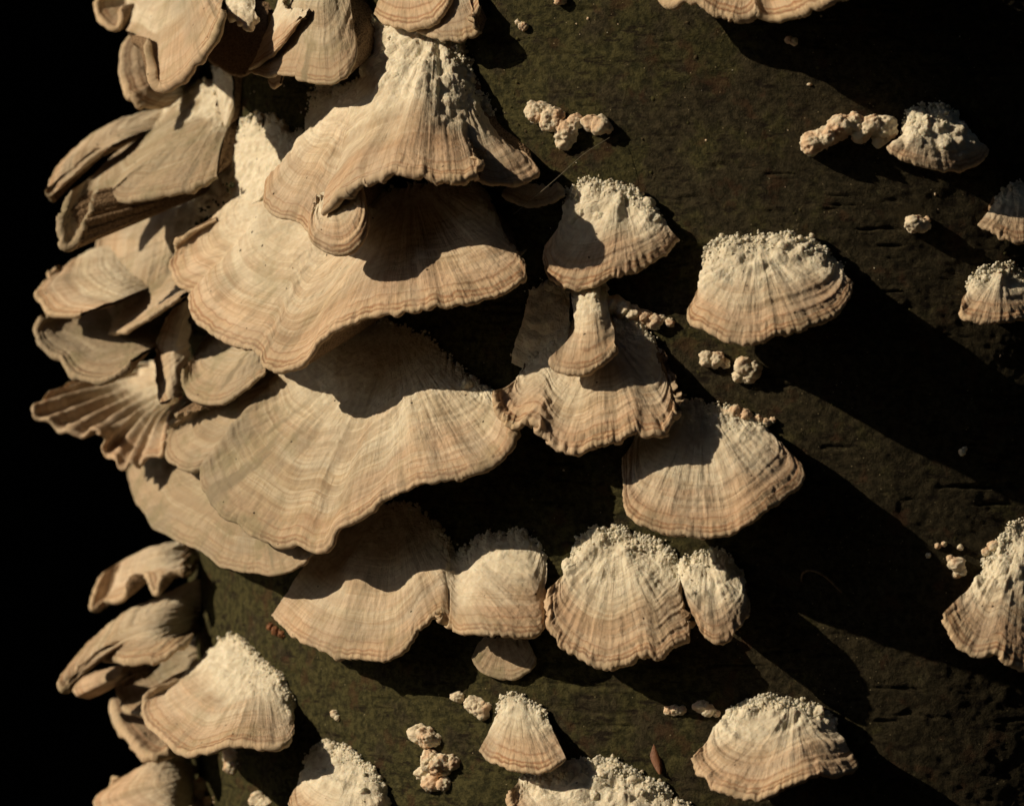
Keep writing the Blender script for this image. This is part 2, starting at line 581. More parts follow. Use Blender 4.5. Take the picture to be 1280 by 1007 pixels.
    disp = disp + ridge * fade * (1.1 * noise3(wv / 9, sd, 0.5, sd + 6) + 0.6 * noise3(wv / 4, sd, 0.5, sd + 7))
    if cren:
        disp = disp + cren * 0.9 * sstep(26, 4, dm) * (np.abs(noise3(uu / 5.0, dm / 22, sd, sd + 8)) - 0.35)
    disp = disp + 0.45 * fbm(P[..., 0] / 5, P[..., 1] / 5, P[..., 2] / 5, sd, 3, 0.6)
    if wool > 0 and wamp:
        q = P + 3.0 * np.stack([noise3(P[..., 0] / 9, P[..., 1] / 9, P[..., 2] / 9, sd + 40 + k) for k in range(3)], -1)
        b1 = 1.3 * np.exp(-3.2 * worley(q[..., 0] / 21, q[..., 1] / 21, q[..., 2] / 21, sd) ** 2) - .3
        b2 = 1.1 * np.exp(-3.2 * worley(q[..., 0] / 8.5, q[..., 1] / 8.5, q[..., 2] / 8.5, sd + 1) ** 2) - .3
        b3 = fbm(P[..., 0] / 3.6, P[..., 1] / 3.6, P[..., 2] / 3.6, sd + 2, 2)
        top = 1 - sstep(0.0, 0.8, v[:, None] / max(wool, 1e-3))
        disp = disp + wm * wamp * (1.15 * b1 + (0.06 + 0.26 * top) * b2 + (0.08 + 0.14 * top) * b3)
    P = P + N * disp[..., None]
    # rolled rim
    o = P[-1] - P[-3]
    o /= np.maximum(np.linalg.norm(o, axis=-1, keepdims=True), 1e-6)
    n = N[-1]
    th = (thick * (0.55 + 0.6 * sstep(0, 0.06, side)) * (1 + 0.25 * noise3(arc / 11, sd, 3, sd)))[:, None]
    rim = []
    for a in (35, 70, 110, 145, 180):
        a = math.radians(a)
        rim.append(P[-1] + o * th * 0.5 * math.sin(a) - n * th * 0.5 * (1 - math.cos(a)))
    rim = np.stack(rim)
    T = np.concatenate([P, rim])
    # skirt that buries the top edge in the bark
    org = np.array(parent.location)
    ang, z = cyl_of(P[0])
    Q0 = cyl(ang, z, R - 14.0)
    if under is not True and full[0][0][2] > 20:
        Q0 = P[0] - N[0] * 6
    Q0 = np.where((full[0][0][2] > 20), P[0] - N[0] * 8, Q0)
    T = np.concatenate([Q0[None], T])
    z1 = np.zeros((1, nu))
    zr = np.zeros((5, nu)) - np.arange(5)[:, None]
    att = dict(dm=np.concatenate([dm[:1], dm, zr]), uu=np.concatenate([uu[:1], uu, np.repeat(uu[-1:], 5, 0)]),
               wool=np.concatenate([wm[:1], wm, np.repeat(wm[-1:], 5, 0)]),
               tone=np.full(T.shape[:2], 0.0 if callable(tone) else (tone + (sd * 53 % 100) / 100.0 * 0.16)), seed=np.full(T.shape[:2], float(sd % 97) * 1.37),
               pink=np.full(T.shape[:2], pink if pink is not None else (sd * 37 % 100) / 100.0),
               vv=np.broadcast_to(np.concatenate([[0], v, np.ones(5)])[:, None], T.shape[:2]))
    if callable(tone):
        att['tone'] = tone(T[..., 0] + 640.0)
    me = new_mesh(name, w(T).reshape(-1, 3), gridfaces(*T.shape[:2]), att, org)
    cap = add(name, me, mat or M_CAP, parent)
    if under:
        aA, zA = cyl_of(P[0])
        aM, zM = cyl_of(P[-1])
        kk = back * np.clip(np.sin(np.pi * u), 0, 1) ** 0.5
        Bk = cyl(aA + (aM - aA) * kk, zA + (zM - zA) * kk - 3, R - 14.0)
        if full[0][0][2] > 20:      # a lobe that grows out of another cap, not out of the bark
            Bk = P[0] - N[0] * 8
        # where the back would come out in front of the cap keep it behind
        s = np.linspace(0, 1, 14)[:, None, None]
        st = rim[-1][None]
        lin = st * (1 - s) + Bk[None] * s
        par = P[np.linspace(nv - 1, 0, 14).astype(int)] - N[np.linspace(nv - 1, 0, 14).astype(int)] * th[None] * 1.1
        sw = sstep(0.0, 0.10, side)[None, :, None] * (0.0 if tilt and thin else 1.0)
        U = par * (1 - sw) + lin * sw
        U[0] = rim[-1]
        U = U + 0.8 * fbm(U[..., 0] / 9, U[..., 1] / 9, U[..., 2] / 9, sd, 2)[..., None] * np.array([0, .3, 1.0]) * np.clip(s, 0, .2) * 5
        me = new_mesh('pore_surface', w(U).reshape(-1, 3), gridfaces(*U.shape[:2]), None, org)
        add('pore_surface', me, M_PORE, parent)
    # granular growth at the attachment
    if wool > 0 and gran > 0:
        cnt = int(gran * resample(full[0], 10)[1] * 1.5)
        iu = rng.integers(0, nu, cnt)
        iv = (np.abs(rng.normal(0, 0.16, cnt)) * wool * nv).astype(int)
        iv = np.clip(iv, 0, nv - 1)
        C = P[iv, iu] - N[iv, iu] * 0.6 + rng.normal(0, 0.8, (cnt, 3))
        tk = rng.random(cnt) < 0.6
        C = np.where(tk[:, None], P[0, iu] + np.stack([rng.normal(0, 2, cnt), np.zeros(cnt), rng.normal(0, 2.0, cnt)], -1), C)
        rad = 0.8 + rng.exponential(0.6, cnt).clip(0, 2.2)
        Vb, Fb = blob_cloud(C, rad)
        a2 = dict(dm=np.full(len(Vb), 90.0), uu=np.zeros(len(Vb)), wool=np.ones(len(Vb)), tone=np.zeros(len(Vb)), seed=np.zeros(len(Vb)))
        add('woolly_growth', new_mesh('woolly_growth', w(Vb), Fb, a2, org), M_WOOL, parent, 'stuff')
    for _ in range(int(nod * 0.5)):
        i = int(rng.integers(int(nu * .05), int(nu * .95)))
        jv = int(abs(rng.normal(0, 0.45)) * wool * nv)
        q = rng.uniform(4.5, 9.5)
        c = P[min(jv, nv - 1), i] - N[min(jv, nv - 1), i] * q * 0.6
        nodule(c, q, parent)
    return P, N

G_BR = 'bracket fungi growing on the tree trunk'
G_NB = 'young knobs of fungus on the bark'

def fungus(label, at, lobes, group=G_BR, name='bracket_fungus', cat='bracket fungus'):
    loc = w(hit(at[0], at[1], 0.0))
    r = root(name, label, cat, loc, group)
    for lb in lobes:
        lb = dict(lb)
        sheet(r, lb.pop('name', 'cap'), lb.pop('rows'), **lb)
    return r

def knob(label, spots, name='young_fungus', cat='young fungus', group=G_NB, mat=None, pink=True):
    """a cauliflower-like young fruiting body: one joined, lumpy, continuous body built from swelling lobes"""
    mat = mat or M_YOUNG
    x0, y0 = spots[0][0], spots[0][1]
    r = root(name, label, cat, w(hit(x0, y0, 0.0)), group)
    org = np.array(r.location)
    for (x, y, rad) in spots:
        SEED[0] += 3
        sd = SEED[0]
        V, F = blob_shape(5 if rad > 11 else 4, sd, 0.20, 1.3, 0.06)
        k = 6.0 / max(rad, 5) ** 0.3
        V = V * (1 + 0.08 * fbm(V[:, 0] * k, V[:, 1] * k, V[:, 2] * k, sd, 2) +
                 (0.16 * np.exp(-3 * worley(V[:, 0] * 2.6, V[:, 1] * 2.6, V[:, 2] * 2.6, sd) ** 2) if rad > 6 else 0))[:, None]
        c = hit(x, y, rad * 0.55)
        V = V * np.array([rad, rad * 0.95, rad * 0.9]) * 1.12 + c
        add('lobe' if len(spots) > 1 else 'body', new_mesh('lobe', w(V), F, None, org), mat, r)
    n = max(5, int(sum(s[2] for s in spots) * 0.8))
    C, rd = [], []
    for _ in range(n):
        x, y, rad = spots[int(rng.integers(len(spots)))]
        a = rng.uniform(0, 6.28)
        q = rad * rng.uniform(0.5, 1.0)
        C.append(hit(x + q * math.cos(a), y + q * math.sin(a) * 0.85 - 1, rad * 0.55 * rng.uniform(0.2, 1.1)))
        rd.append(rng.uniform(0.8, 1.9))
    Vb, Fb = blob_cloud(C, rd)
    add('granules', new_mesh('granules', w(Vb), Fb, None, org), mat, r, 'stuff')
    return r

# ------------------------------------------------------------------ ground, banks added to keep the background dark
def ground():
    n = 161
    xs = np.sign(np.linspace(-1, 1, n)) * np.abs(np.linspace(-1, 1, n)) ** 1.6 * 60
    X, Y = np.meshgrid(xs, xs + 5)
    back = sstep(2.2, 6.0, Y) * 5.5
    left = sstep(-1.1, -3.2, X) * 5.0 * sstep(0.7, 1.6, Y - 0.18 * np.abs(X + 1))  # unseen left slope, added to shade the slope behind the trunk
    Z = np.maximum(back, left)
    Z = Z + 0.05 * fbm(X * 1.3, Y * 1.3, 0, 3, 4) * (1 + Z)
    near = np.exp(-(X ** 2 + Y ** 2) / 1.0)
    Z = Z * (1 - near)
    V = np.stack([X, Y, Z], -1)
    me = new_mesh('floor_and_shade_bank', V.reshape(-1, 3), gridfaces(n, n)[:, ::-1])
    add('floor_and_shade_bank', me, M_SOIL, None, 'structure')
ground()

# ------------------------------------------------------------------ unseen ring of wood, added to cut skylight
def add_wood_screen():
    """added foliage wall that cuts skylight, open only towards the low sun"""
    az = math.atan2(TO_SUN.y, TO_SUN.x)
    th = np.linspace(az + math.radians(20), az + math.radians(340), 260)
    v = np.linspace(0, 1, 50)
    T, V = np.meshgrid(th, v)
    top = 11 + 1.8 * fbm(T * 5, 0, 0, 5, 4)
    Z = V * top - 0.5
    r = 13 + 1.1 * fbm(T * 9, Z * 0.9, 0, 8, 4) - 1.5 * np.sin(V * np.pi)
    P = np.stack([r * np.cos(T), r * np.sin(T), Z], -1)
    me = new_mesh('wood_screen', P.reshape(-1, 3), gridfaces(50, 260))
    add('wood_screen', me, M_LEAF, None, 'stuff')
add_wood_screen()

# ------------------------------------------------------------------ the trunk
def trunk():
    r = root('tree_trunk', 'thick upright tree trunk with dark olive bark covered in cream bracket fungi', 'tree trunk', (AX * S, R * S, 0))
    org = np.array(r.location)
    af = np.linspace(math.radians(-112), math.radians(38), 900)
    ac = np.linspace(math.radians(38), math.radians(248), 60)[1:]
    ang = np.concatenate([af, ac])
    zf = np.linspace(-640, 640, 640)
    zl = np.linspace(-EYE / S - 40, -640, 60)[:-1]
    zh = np.linspace(640, 7600, 80)[1:]
    z = np.concatenate([zl, zf, zh])
    A, Z = np.meshgrid(ang, z)
    rel = bark_relief(A, Z)
    # seam closed: blend relief to the same value at both ends
    k = sstep(math.radians(235), math.radians(248), A)
    rel0 = bark_relief(np.full_like(A, ang[0]), Z)
    rel = rel * (1 - k) + rel0 * k
    flare = 420 * np.exp(-(Z + EYE / S) / 900.0)
    P = cyl(A, Z, R + rel + flare)
    P[:, -1] = P[:, 0]
    me = new_mesh('bark', w(P).reshape(-1, 3), gridfaces(*A.shape)[:, ::-1], None, org)
    add('bark', me, M_BARK, r)
    # granular algae and moss crumbs on the lit bark
    n = 9000
    a = np.radians(rng.uniform(-88, 22, n * 3))
    zz = rng.uniform(-560, 560, n * 3)
    dens = fbm(a * R / 70, zz / 70, 0, 31, 3)
    sel = np.where(dens + rng.uniform(-.5, .5, n * 3) > 0.25)[0][:n]
    C = on_bark(a[sel], zz[sel], -0.4)
    rad = np.minimum(0.9 + rng.exponential(0.7, len(sel)), 4.2)
    V20, F20 = icosphere(1)
    V20 = V20 * (1 + 0.3 * fbm(V20[:, 0] * 2, V20[:, 1] * 2, V20[:, 2] * 2, 3, 2))[:, None]
    sc = rad[:, None] * rng.uniform(0.6, 1.2, (len(sel), 3))
    V = (V20[None] * sc[:, None, :] + C[:, None, :]).reshape(-1, 3)
    F = (F20[None] + (np.arange(len(sel)) * len(V20))[:, None, None]).reshape(-1, 3)
    add('moss', new_mesh('moss', w(V), F, None, org), M_MOSS, r, 'stuff')
    # pale crumbs
    m = 800
    a = np.radians(rng.uniform(-80, 22, m))
    zz = rng.uniform(-540, 540, m)
    C = on_bark(a, zz, 0.3)
    rad = np.minimum(0.7 + rng.exponential(0.55, m), 3.2)
    V = (V20[None] * (rad[:, None] * rng.uniform(0.6, 1.3, (m, 3)))[:, None, :] + C[:, None, :]).reshape(-1, 3)
    F = (F20[None] + (np.arange(m) * len(V20))[:, None, None]).reshape(-1, 3)
    add('pale_crumbs', new_mesh('pale_crumbs', w(V), F, None, org), M_YOUNG, r, 'stuff')
    # unseen crown, added high above the frame to block skylight
    n = 5200
    u = rng.normal(0, 1, (n, 3))
    u /= np.linalg.norm(u, axis=1, keepdims=True)
    rr = rng.uniform(0.35, 1.0, n) ** 0.5
    lump = 1 + 0.25 * fbm(u[:, 0] * 2, u[:, 1] * 2, u[:, 2] * 2, 77, 3)
    C = u * (rr * lump)[:, None] * np.array([5.6, 5.6, 2.6]) + np.array([AX * S, R * S, 7.4])
    a1 = rng.normal(0, 1, (n, 3)); a1 /= np.linalg.norm(a1, axis=1, keepdims=True)
    a2 = np.cross(a1, u); a2 /= np.linalg.norm(a2, axis=1, keepdims=True)
    q = rng.uniform(0.16, 0.34, (n, 1))
    V = np.stack([C - a1 * q, C - a2 * q * .6, C + a1 * q, C + a2 * q * .6], 1).reshape(-1, 3)
    F = np.arange(n * 4).reshape(-1, 4)
    add('crown', new_mesh('crown', V, F, None, org, False), M_LEAF, r, 'stuff')
trunk()

# ------------------------------------------------------------------ the large central cluster
fungus('large cream bracket at the upper centre with a tall white woolly neck and curled lobe', (500, 90), [
    dict(name='rear_lobe', rows=[[(545, 80, 10), (585, 92, 10), (600, 130, 10)],
                                 [(560, 150, 70), (598, 162, 58), (626, 172, 32)],
                                 [(580, 214, 96), (622, 229, 84), (646, 228, 70), (673, 211, 50), (654, 190, 30)]],
         wool=0.35, fold=6, thick=8, nod=5, cren=1.5, tone=.15),
    dict(name='crust', rows=[[(462, 40, 5), (470, 22, 5), (500, 16, 5), (535, 26, 5), (568, 52, 5), (586, 88, 5), (594, 120, 5), (612, 150, 5)],
                             [(480, 70, 12), (500, 60, 12), (530, 66, 12), (556, 90, 12), (570, 125, 12), (590, 160, 10)]],
         wool=1.6, wamp=4, fold=2, thick=3, nod=4, under=False, topjag=9, gran=3, ends=1),
    dict(name='left_lobe', rows=[[(428, 120, 10), (455, 95, 14), (490, 85, 18)],
                                 [(372, 178, 70), (410, 170, 82), (470, 170, 88)],
                                 [(331, 225, 105), (329, 250, 118), (347, 268, 128), (372, 273, 134), (386, 286, 138), (418, 292, 142), (446, 262, 142)]],
         wool=0.12, wamp=3, fold=6, ridge=1.8, thick=6, nod=0, gran=.5, jag=1.5),
    dict(name='curled_lobe', rows=[[(398, 252, 128), (415, 232, 136), (440, 218, 140)],
                                   [(384, 272, 160), (386, 298, 170), (402, 313, 174), (430, 316, 174), (452, 300, 170), (462, 272, 160), (457, 238, 146)]],
         wool=0, fold=4, ridge=1.8, thick=7, nod=0, dome=14, jag=1),
    dict(name='front_lobe', rows=[[(458, 62, 14), (472, 32, 14), (510, 24, 14), (550, 42, 14), (576, 72, 14), (586, 105, 12)],
                                  [(438, 140, 80), (470, 120, 84), (515, 112, 84), (552, 126, 76), (585, 150, 60)],
                                  [(399, 266, 172), (420, 241, 184), (449, 218, 186), (480, 213, 182), (510, 217, 174), (545, 221, 168), (576, 220, 158), (595, 211, 144), (594, 192, 120)]],
         wool=0.6, wamp=6, fold=11, ridge=1.2, thick=13, nod=6, gran=1.5, cren=2.0, topjag=6),
])

fungus('broad tan bracket with streaked overlapping lobes, directly under the tall woolly-necked one', (430, 250), [
    dict(name='cap', rows=[[(300, 240, 14), (350, 228, 30), (430, 245, 40), (510, 235, 40), (580, 228, 24), (612, 250, 10)],
                           [(270, 276, 70), (236, 297, 92), (219, 312, 102), (212, 333, 106), (221, 351, 108), (238, 360, 110), (237, 374, 118), (241, 390, 126), (256, 408, 134), (288, 426, 140), (318, 434, 146), (326, 442, 148), (331, 454, 148),
                            (346, 461, 150), (366, 455, 150), (385, 443, 150), (395, 426, 150), (420, 408, 150), (450, 396, 148), (500, 388, 140),
                            (560, 379, 128), (610, 366, 112), (642, 354, 92), (656, 340, 76), (650, 318, 56), (630, 290, 34)]],
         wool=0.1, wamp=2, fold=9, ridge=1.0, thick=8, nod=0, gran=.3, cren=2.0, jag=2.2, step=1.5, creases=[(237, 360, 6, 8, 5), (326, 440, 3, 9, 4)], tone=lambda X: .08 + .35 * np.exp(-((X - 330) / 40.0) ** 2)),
])

fungus('widest grey-cream bracket of the centre, wavy brown margin, dark woolly top in shadow', (470, 470), [
    dict(name='lower_lobe', rows=[[(205, 560, 52), (260, 560, 52), (320, 590, 50), (380, 640, 40)],
                                  [(160, 584, 91), (166, 620, 96), (184, 645, 100), (196, 660, 101), (246, 685, 107), (281, 707, 108), (325, 714, 107), (361, 713, 101), (392, 690, 89)]],
         wool=0, fold=4, thick=5, nod=0, jag=1.5, tone=.9),
    dict(name='cap', rows=[[(336, 462, 50), (372, 424, 16), (420, 408, 8), (470, 402, 6), (530, 420, 6), (575, 460, 8), (615, 492, 20)],
                           [(276, 502, 72), (230, 523, 88), (205, 548, 93), (206, 570, 96), (226, 585, 100), (250, 578, 101), (256, 590, 107), (258, 608, 112), (278, 640, 117), (307, 660, 120), (338, 678, 123), (368, 676, 126), (388, 686, 127),
                            (408, 682, 129), (422, 660, 129), (455, 640, 129), (473, 618, 129), (500, 607, 127), (530, 602, 124), (566, 594, 117), (610, 579, 105),
                            (636, 559, 89), (646, 530, 72), (634, 508, 53)]],
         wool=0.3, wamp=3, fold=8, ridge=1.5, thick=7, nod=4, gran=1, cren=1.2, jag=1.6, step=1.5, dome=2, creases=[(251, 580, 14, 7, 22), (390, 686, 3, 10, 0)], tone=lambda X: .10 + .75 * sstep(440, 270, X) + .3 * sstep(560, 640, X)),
])

fungus('long wavy bracket with a joined frilled flap at its right, below the widest bracket', (520, 700), [
    dict(name='cap', rows=[[(384, 700, 22), (410, 672, 8), (450, 640, 5), (505, 630, 5), (545, 655, 6), (572, 694, 8), (596, 672, 6), (625, 664, 6), (660, 670, 6), (683, 698, 6)],
                           [(338, 767, 54), (367, 791, 67), (395, 808, 72), (434, 820, 76), (482, 820, 76), (509, 804, 73), (522, 785, 69), (543, 766, 65), (558, 760, 63), (562, 774, 64),
                            (570, 788, 68), (596, 789, 80), (630, 790, 80), (674, 790, 64), (685, 772, 42), (685, 742, 26)]],
         wool=0.28, wamp=4, fold=6, thick=8, nod=8, gran=1.2, cren=2.5, dome=6, creases=[(560, 766, 9, 9, 0)], focus=(500, 640),
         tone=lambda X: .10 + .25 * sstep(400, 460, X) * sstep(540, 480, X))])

# ------------------------------------------------------------------ middle column
fungus('salmon-tinged bracket in the middle with bobbly white top, its upper left in shade', (765, 250), [
    dict(name='cap', rows=[[(712, 262, 8), (716, 240, 8), (740, 228, 8), (779, 235, 8), (812, 255, 8), (828, 275, 8)],
                           [(682, 308, 28), (683, 335, 34), (692, 351, 38), (716, 357, 41), (744, 354, 43), (772, 342, 43), (808, 329, 39), (834, 315, 30), (848, 298, 18)]],
         wool=0.42, wamp=6, fold=5, thick=9, nod=14, gran=3, cren=2.5, dome=10, hexp=.9)])

fungus('narrow stalk-like bracket flaring at its foot, hanging over the scalloped bracket', (735, 365), [
    dict(name='cap', rows=[[(712, 352, 8), (735, 347, 8), (758, 358, 8)],
                           [(717, 384, 34), (740, 378, 40), (761, 388, 34)],
                           [(715, 416, 60), (742, 410, 70), (768, 416, 58)],
                           [(689, 446, 80), (692, 457, 83), (712, 462, 86), (735, 460, 86), (752, 449, 84), (767, 430, 74)]],
         wool=0.45, wamp=4, fold=3, thick=9, nod=3, gran=1.5, tone=.12)])

fungus('scalloped wide bracket between the shaded woolly patch and the narrow stalk-like one', (740, 430), [
    dict(name='cap', rows=[[(650, 474, 26), (672, 440, 12), (715, 405, 6), (765, 392, 6), (805, 410, 6), (826, 450, 8)],
                           [(624, 486, 78), (626, 510, 85), (640, 525, 90), (660, 521, 92), (676, 527, 94), (686, 546, 95), (703, 559, 97), (727, 561, 97), (748, 550, 95),
                            (771, 545, 92), (795, 533, 88), (810, 539, 85), (833, 534, 75), (844, 508, 56), (836, 478, 34)]],
         wool=0.3, wamp=4, fold=6, ridge=1.4, thick=10, nod=5, gran=1.5, cren=3.5)])

fungus('rounded bracket with its upper left in deep shade, white bobbles on top right', (880, 540), [
    dict(name='cap', rows=[[(800, 545, 8), (822, 518, 6), (850, 504, 6), (885, 506, 6), (930, 518, 6), (955, 536, 6)],
                           [(778, 570, 45), (779, 602, 63), (781, 630, 74), (796, 649, 83), (820, 659, 88), (856, 665, 92), (892, 666, 92), (920, 661, 90), (948, 646, 83), (975, 622, 70), (1000, 600, 52), (1003, 578, 38), (985, 560, 22)]],
         wool=0.25, wamp=4, fold=7, ridge=1.3, thick=7, nod=6, gran=2, cren=1.5, dome=8)])

fungus('pale fan bracket with radiating ribs and a second bobbly lobe at its right', (790, 700), [
    dict(name='right_lobe', rows=[[(848, 712, 8), (866, 694, 6), (895, 690, 6), (916, 706, 6), (928, 730, 6)],
                                  [(864, 768, 56), (878, 790, 64), (899, 803, 66), (921, 786, 60), (938, 762, 46), (934, 740, 26)]],
         wool=0.65, wamp=6, fold=5, thick=8, nod=5, gran=2.5, cren=2.5, dome=18, focus=(886, 700)),
    dict(name='cap', rows=[[(716, 708, 8), (722, 676, 6), (750, 662, 6), (790, 668, 6), (828, 682, 6), (846, 706, 8)],
                           [(686, 735, 40), (687, 772, 54), (697, 794, 58), (725, 819, 62), (758, 831, 66), (786, 822, 66), (808, 813, 64), (823, 819, 62), (842, 803, 54), (862, 791, 44), (858, 765, 30)]],
         wool=0.42, wamp=6, fold=5, ridge=1.0, thick=10, nod=8, gran=2.5, cren=3, focus=(772, 690))])

fungus('domed cream bracket with concentric brown rim lines and lumpy white crown, right of centre', (965, 320), [
    dict(name='cap', rows=[[(886, 340, 8), (888, 312, 8), (912, 298, 8), (945, 300, 8), (982, 293, 8), (1022, 308, 8), (1050, 335, 8)],
                           [(860, 384, 44), (864, 400, 53), (885, 411, 67), (912, 423, 77), (942, 425, 83), (970, 415, 84), (1002, 407, 81), (1041, 391, 67), (1060, 372, 51), (1067, 350, 32)]],
         wool=0.45, wamp=6, fold=6, ridge=1.6, thick=9, nod=16, gran=3, cren=1.8, dome=8)])

fungus('fan bracket at the lower right with white bobbly crown and pointed right tip', (960, 890), [
    dict(name='cap', rows=[[(902, 905, 8), (920, 884, 8), (960, 874, 8), (1000, 880, 8), (1035, 896, 8), (1040, 915, 8)],
                           [(868, 940, 51), (875, 961, 67), (894, 980, 83), (922, 992, 94), (950, 994, 101), (974, 984, 103), (998, 974, 101), (1026, 966, 87), (1052, 964, 69), (1070, 955, 48), (1052, 938, 30)]],
         wool=0.35, wamp=6, fold=6, ridge=1.6, thick=8, nod=14, gran=3, cren=2.2)])

fungus('small neat triangular fan bracket near the bottom, two knobs to its left', (650, 880), [
    dict(name='cap', rows=[[(622, 892, 8), (630, 874, 8), (648, 869, 8), (668, 880, 8), (684, 898, 8)],
                           [(598, 934, 50), (617, 949, 62), (650, 961, 70), (683, 960, 68), (707, 946, 50)]],
         wool=0.3, wamp=4, fold=3, ridge=1.0, thick=6, nod=3, gran=2, cren=1.5)])

fungus('lumpy white bracket cut by the bottom edge, below the small triangular fan', (740, 975), [
    dict(name='cap', rows=[[(656, 972, 12), (690, 960, 10), (740, 951, 8), (782, 960, 8), (828, 988, 8), (862, 1012, 8)],
                           [(641, 984, 56), (644, 1020, 74), (680, 1050, 88), (740, 1070, 92), (810, 1070, 84), (870, 1040, 56)]],
         wool=0.7, wamp=7, fold=5, thick=9, nod=22, gran=4, cren=2)])

fungus('ribbed bracket cut by the right edge with scattered white granules to its left', (1275, 700), [
    dict(name='cap', rows=[[(1232, 712, 8), (1250, 684, 8), (1272, 652, 6), (1315, 645, 6), (1352, 690, 6)],
                           [(1180, 764, 50), (1190, 786, 62), (1210, 806, 74), (1226, 814, 80), (1246, 811, 84), (1262, 822, 88), (1290, 830, 88), (1340, 822, 80), (1375, 780, 50)]],
         wool=0.5, wamp=8, fold=4, ridge=1.3, thick=8, nod=18, gran=3, cren=1.5)])

fungus('small pale bracket at the right edge with flared left tip, higher of the two there', (1268, 245), [
    dict(name='cap', rows=[[(1246, 250, 6), (1256, 236, 6), (1280, 232, 6), (1310, 240, 6)],
                           [(1223, 279, 34), (1240, 283, 44), (1256, 293, 52), (1280, 298, 58), (1315, 296, 48), (1330, 275, 26)]],
         wool=0.4, wamp=4, fold=4, thick=6, nod=4, gran=2, cren=2)])

fungus('small ribbed dome bracket at the right edge, lower of the two there', (1250, 350), [
    dict(name='cap', rows=[[(1213, 355, 6), (1228, 340, 6), (1248, 333, 6), (1272, 340, 6), (1296, 360, 6)],
                           [(1202, 380, 40), (1210, 394, 50), (1236, 401, 56), (1266, 400, 54), (1300, 392, 38)]],
         wool=0.45, wamp=5, fold=4, thick=6, nod=5, gran=3, cren=2)])

fungus('small fan bracket with shade painted in grey, close to the bark, directly beneath the frilled flap', (630, 800), [
    dict(name='cap', rows=[[(600, 800, 8), (630, 792, 8), (660, 800, 8)], [(590, 822, 15), (598, 836, 18), (616, 845, 20), (642, 846, 20), (662, 836, 18), (670, 820, 14)]],
         wool=0, fold=3, thick=5, nod=0, tone=.9)])  # high tone paints the flap's shade into the cap colour
fungus('dim flat bracket in shade beside the right tip of the top central bracket', (665, 235), [
    dict(name='cap', rows=[[(632, 232, 8), (660, 228, 8), (704, 234, 8)], [(628, 242, 30), (650, 252, 34), (680, 252, 32), (706, 242, 22)]],
         wool=0, fold=3, thick=5, nod=0, tone=.6)])
fungus('shaded woolly crust on the bark left of the narrow stalk-like bracket', (680, 395), [
    dict(name='crust', rows=[[(664, 360, 6), (690, 355, 6), (712, 362, 6)], [(650, 410, 12), (670, 420, 14), (712, 414, 12)],
                             [(640, 452, 10), (668, 458, 12), (706, 448, 10)]],
         wool=1.2, wamp=5, fold=2, thick=4, nod=3, under=False, tone=.2)])

# ------------------------------------------------------------------ top edge
fungus('folded grey-tan bracket at the top edge with a small torn curl hanging under it', (410, 20), [
    dict(name='cap', rows=[[(368, -40, 10), (400, -60, 10), (432, -40, 10)],
                           [(358, 20, 60), (395, 10, 80), (440, 20, 60)],
                           [(312, 88, 84), (334, 92, 104), (365, 89, 118), (373, 97, 122), (405, 102, 126), (430, 91, 118), (446, 64, 90), (440, 24, 56)]],
         wool=0, fold=6, thick=6, nod=0, tone=.7),
    dict(name='folded_flap', rows=[[(352, -10, 60), (362, 10, 84), (386, 12, 92)], [(312, 88, 88), (330, 74, 98), (352, 58, 106), (372, 30, 100)]],
         wool=0, fold=3, thick=6, nod=0, dome=8),
    dict(name='torn_curl', rows=[[(336, 90, 80), (346, 88, 82), (354, 90, 80)], [(335, 104, 84), (341, 109, 86), (350, 104, 84)]],
         wool=0, fold=2, thick=5, nod=0, jag=2),
])
fungus('smooth peach bracket at the top edge above the tall woolly neck', (510, -20), [
    dict(name='cap', rows=[[(490, -50, 8), (515, -60, 8), (545, -45, 8)],
                           [(467, 17, 44), (482, 26, 52), (512, 30, 54), (543, 20, 52), (559, 2, 44), (558, -20, 30)]],
         wool=0, fold=3, thick=9, nod=0)])
fungus('small upturned bracket at the top edge, right of the smooth peach one', (570, -5), [
    dict(name='cap', rows=[[(545, -30, 8), (565, -42, 8), (590, -25, 8)],
                           [(519, 36, 38), (545, 46, 44), (571, 50, 46), (598, 37, 42), (590, 22, 36), (597, 6, 30)]],
         wool=0, fold=6, thick=7, nod=0, cren=2, tone=.2)])
fungus('rounded lobed bracket along the top edge at the right, cut by the frame', (930, -40), [
    dict(name='cap', rows=[[(840, -50, 8), (880, -66, 8), (940, -70, 8), (1000, -74, 8), (1100, -80, 8)],
                           [(822, -6, 50), (836, 3, 56), (860, -3, 64), (890, 10, 72), (918, 17, 78), (934, 14, 78), (946, 5, 78), (966, 19, 78), (1002, 9, 100), (1030, 3, 110), (1064, -12, 110), (1130, -30, 90), (1180, -70, 50)]],
         wool=0.3, fold=6, thick=10, nod=4, cren=1)])

# ------------------------------------------------------------------ left side: woolly crust and side-on brackets
fungus('jagged white woolly crust on the bark, left of the tall woolly-necked bracket', (320, 190), [
    dict(name='crust', rows=[[(296, 168, 6), (312, 148, 6), (330, 152, 6), (348, 150, 6), (366, 168, 6), (372, 178, 6)],
                             [(290, 200, 20), (310, 190, 24), (345, 195, 26), (366, 196, 30)],
                             [(232, 262, 26), (262, 272, 40), (300, 262, 48), (345, 235, 50)]],
         wool=1.4, wamp=5, fold=1.8, thick=4, nod=5, under=False, topjag=9, gran=2)])
fungus('torn white crust between the folded bracket and the woolly neck', (400, 140), [
    dict(name='crust', rows=[[(386, 140, 6), (398, 118, 6), (418, 112, 6), (448, 110, 8)], [(380, 170, 22), (400, 165, 26), (440, 150, 28)]],
         wool=1.4, wamp=4, fold=0.9, thick=4, nod=2, under=False, topjag=8, gran=2)])

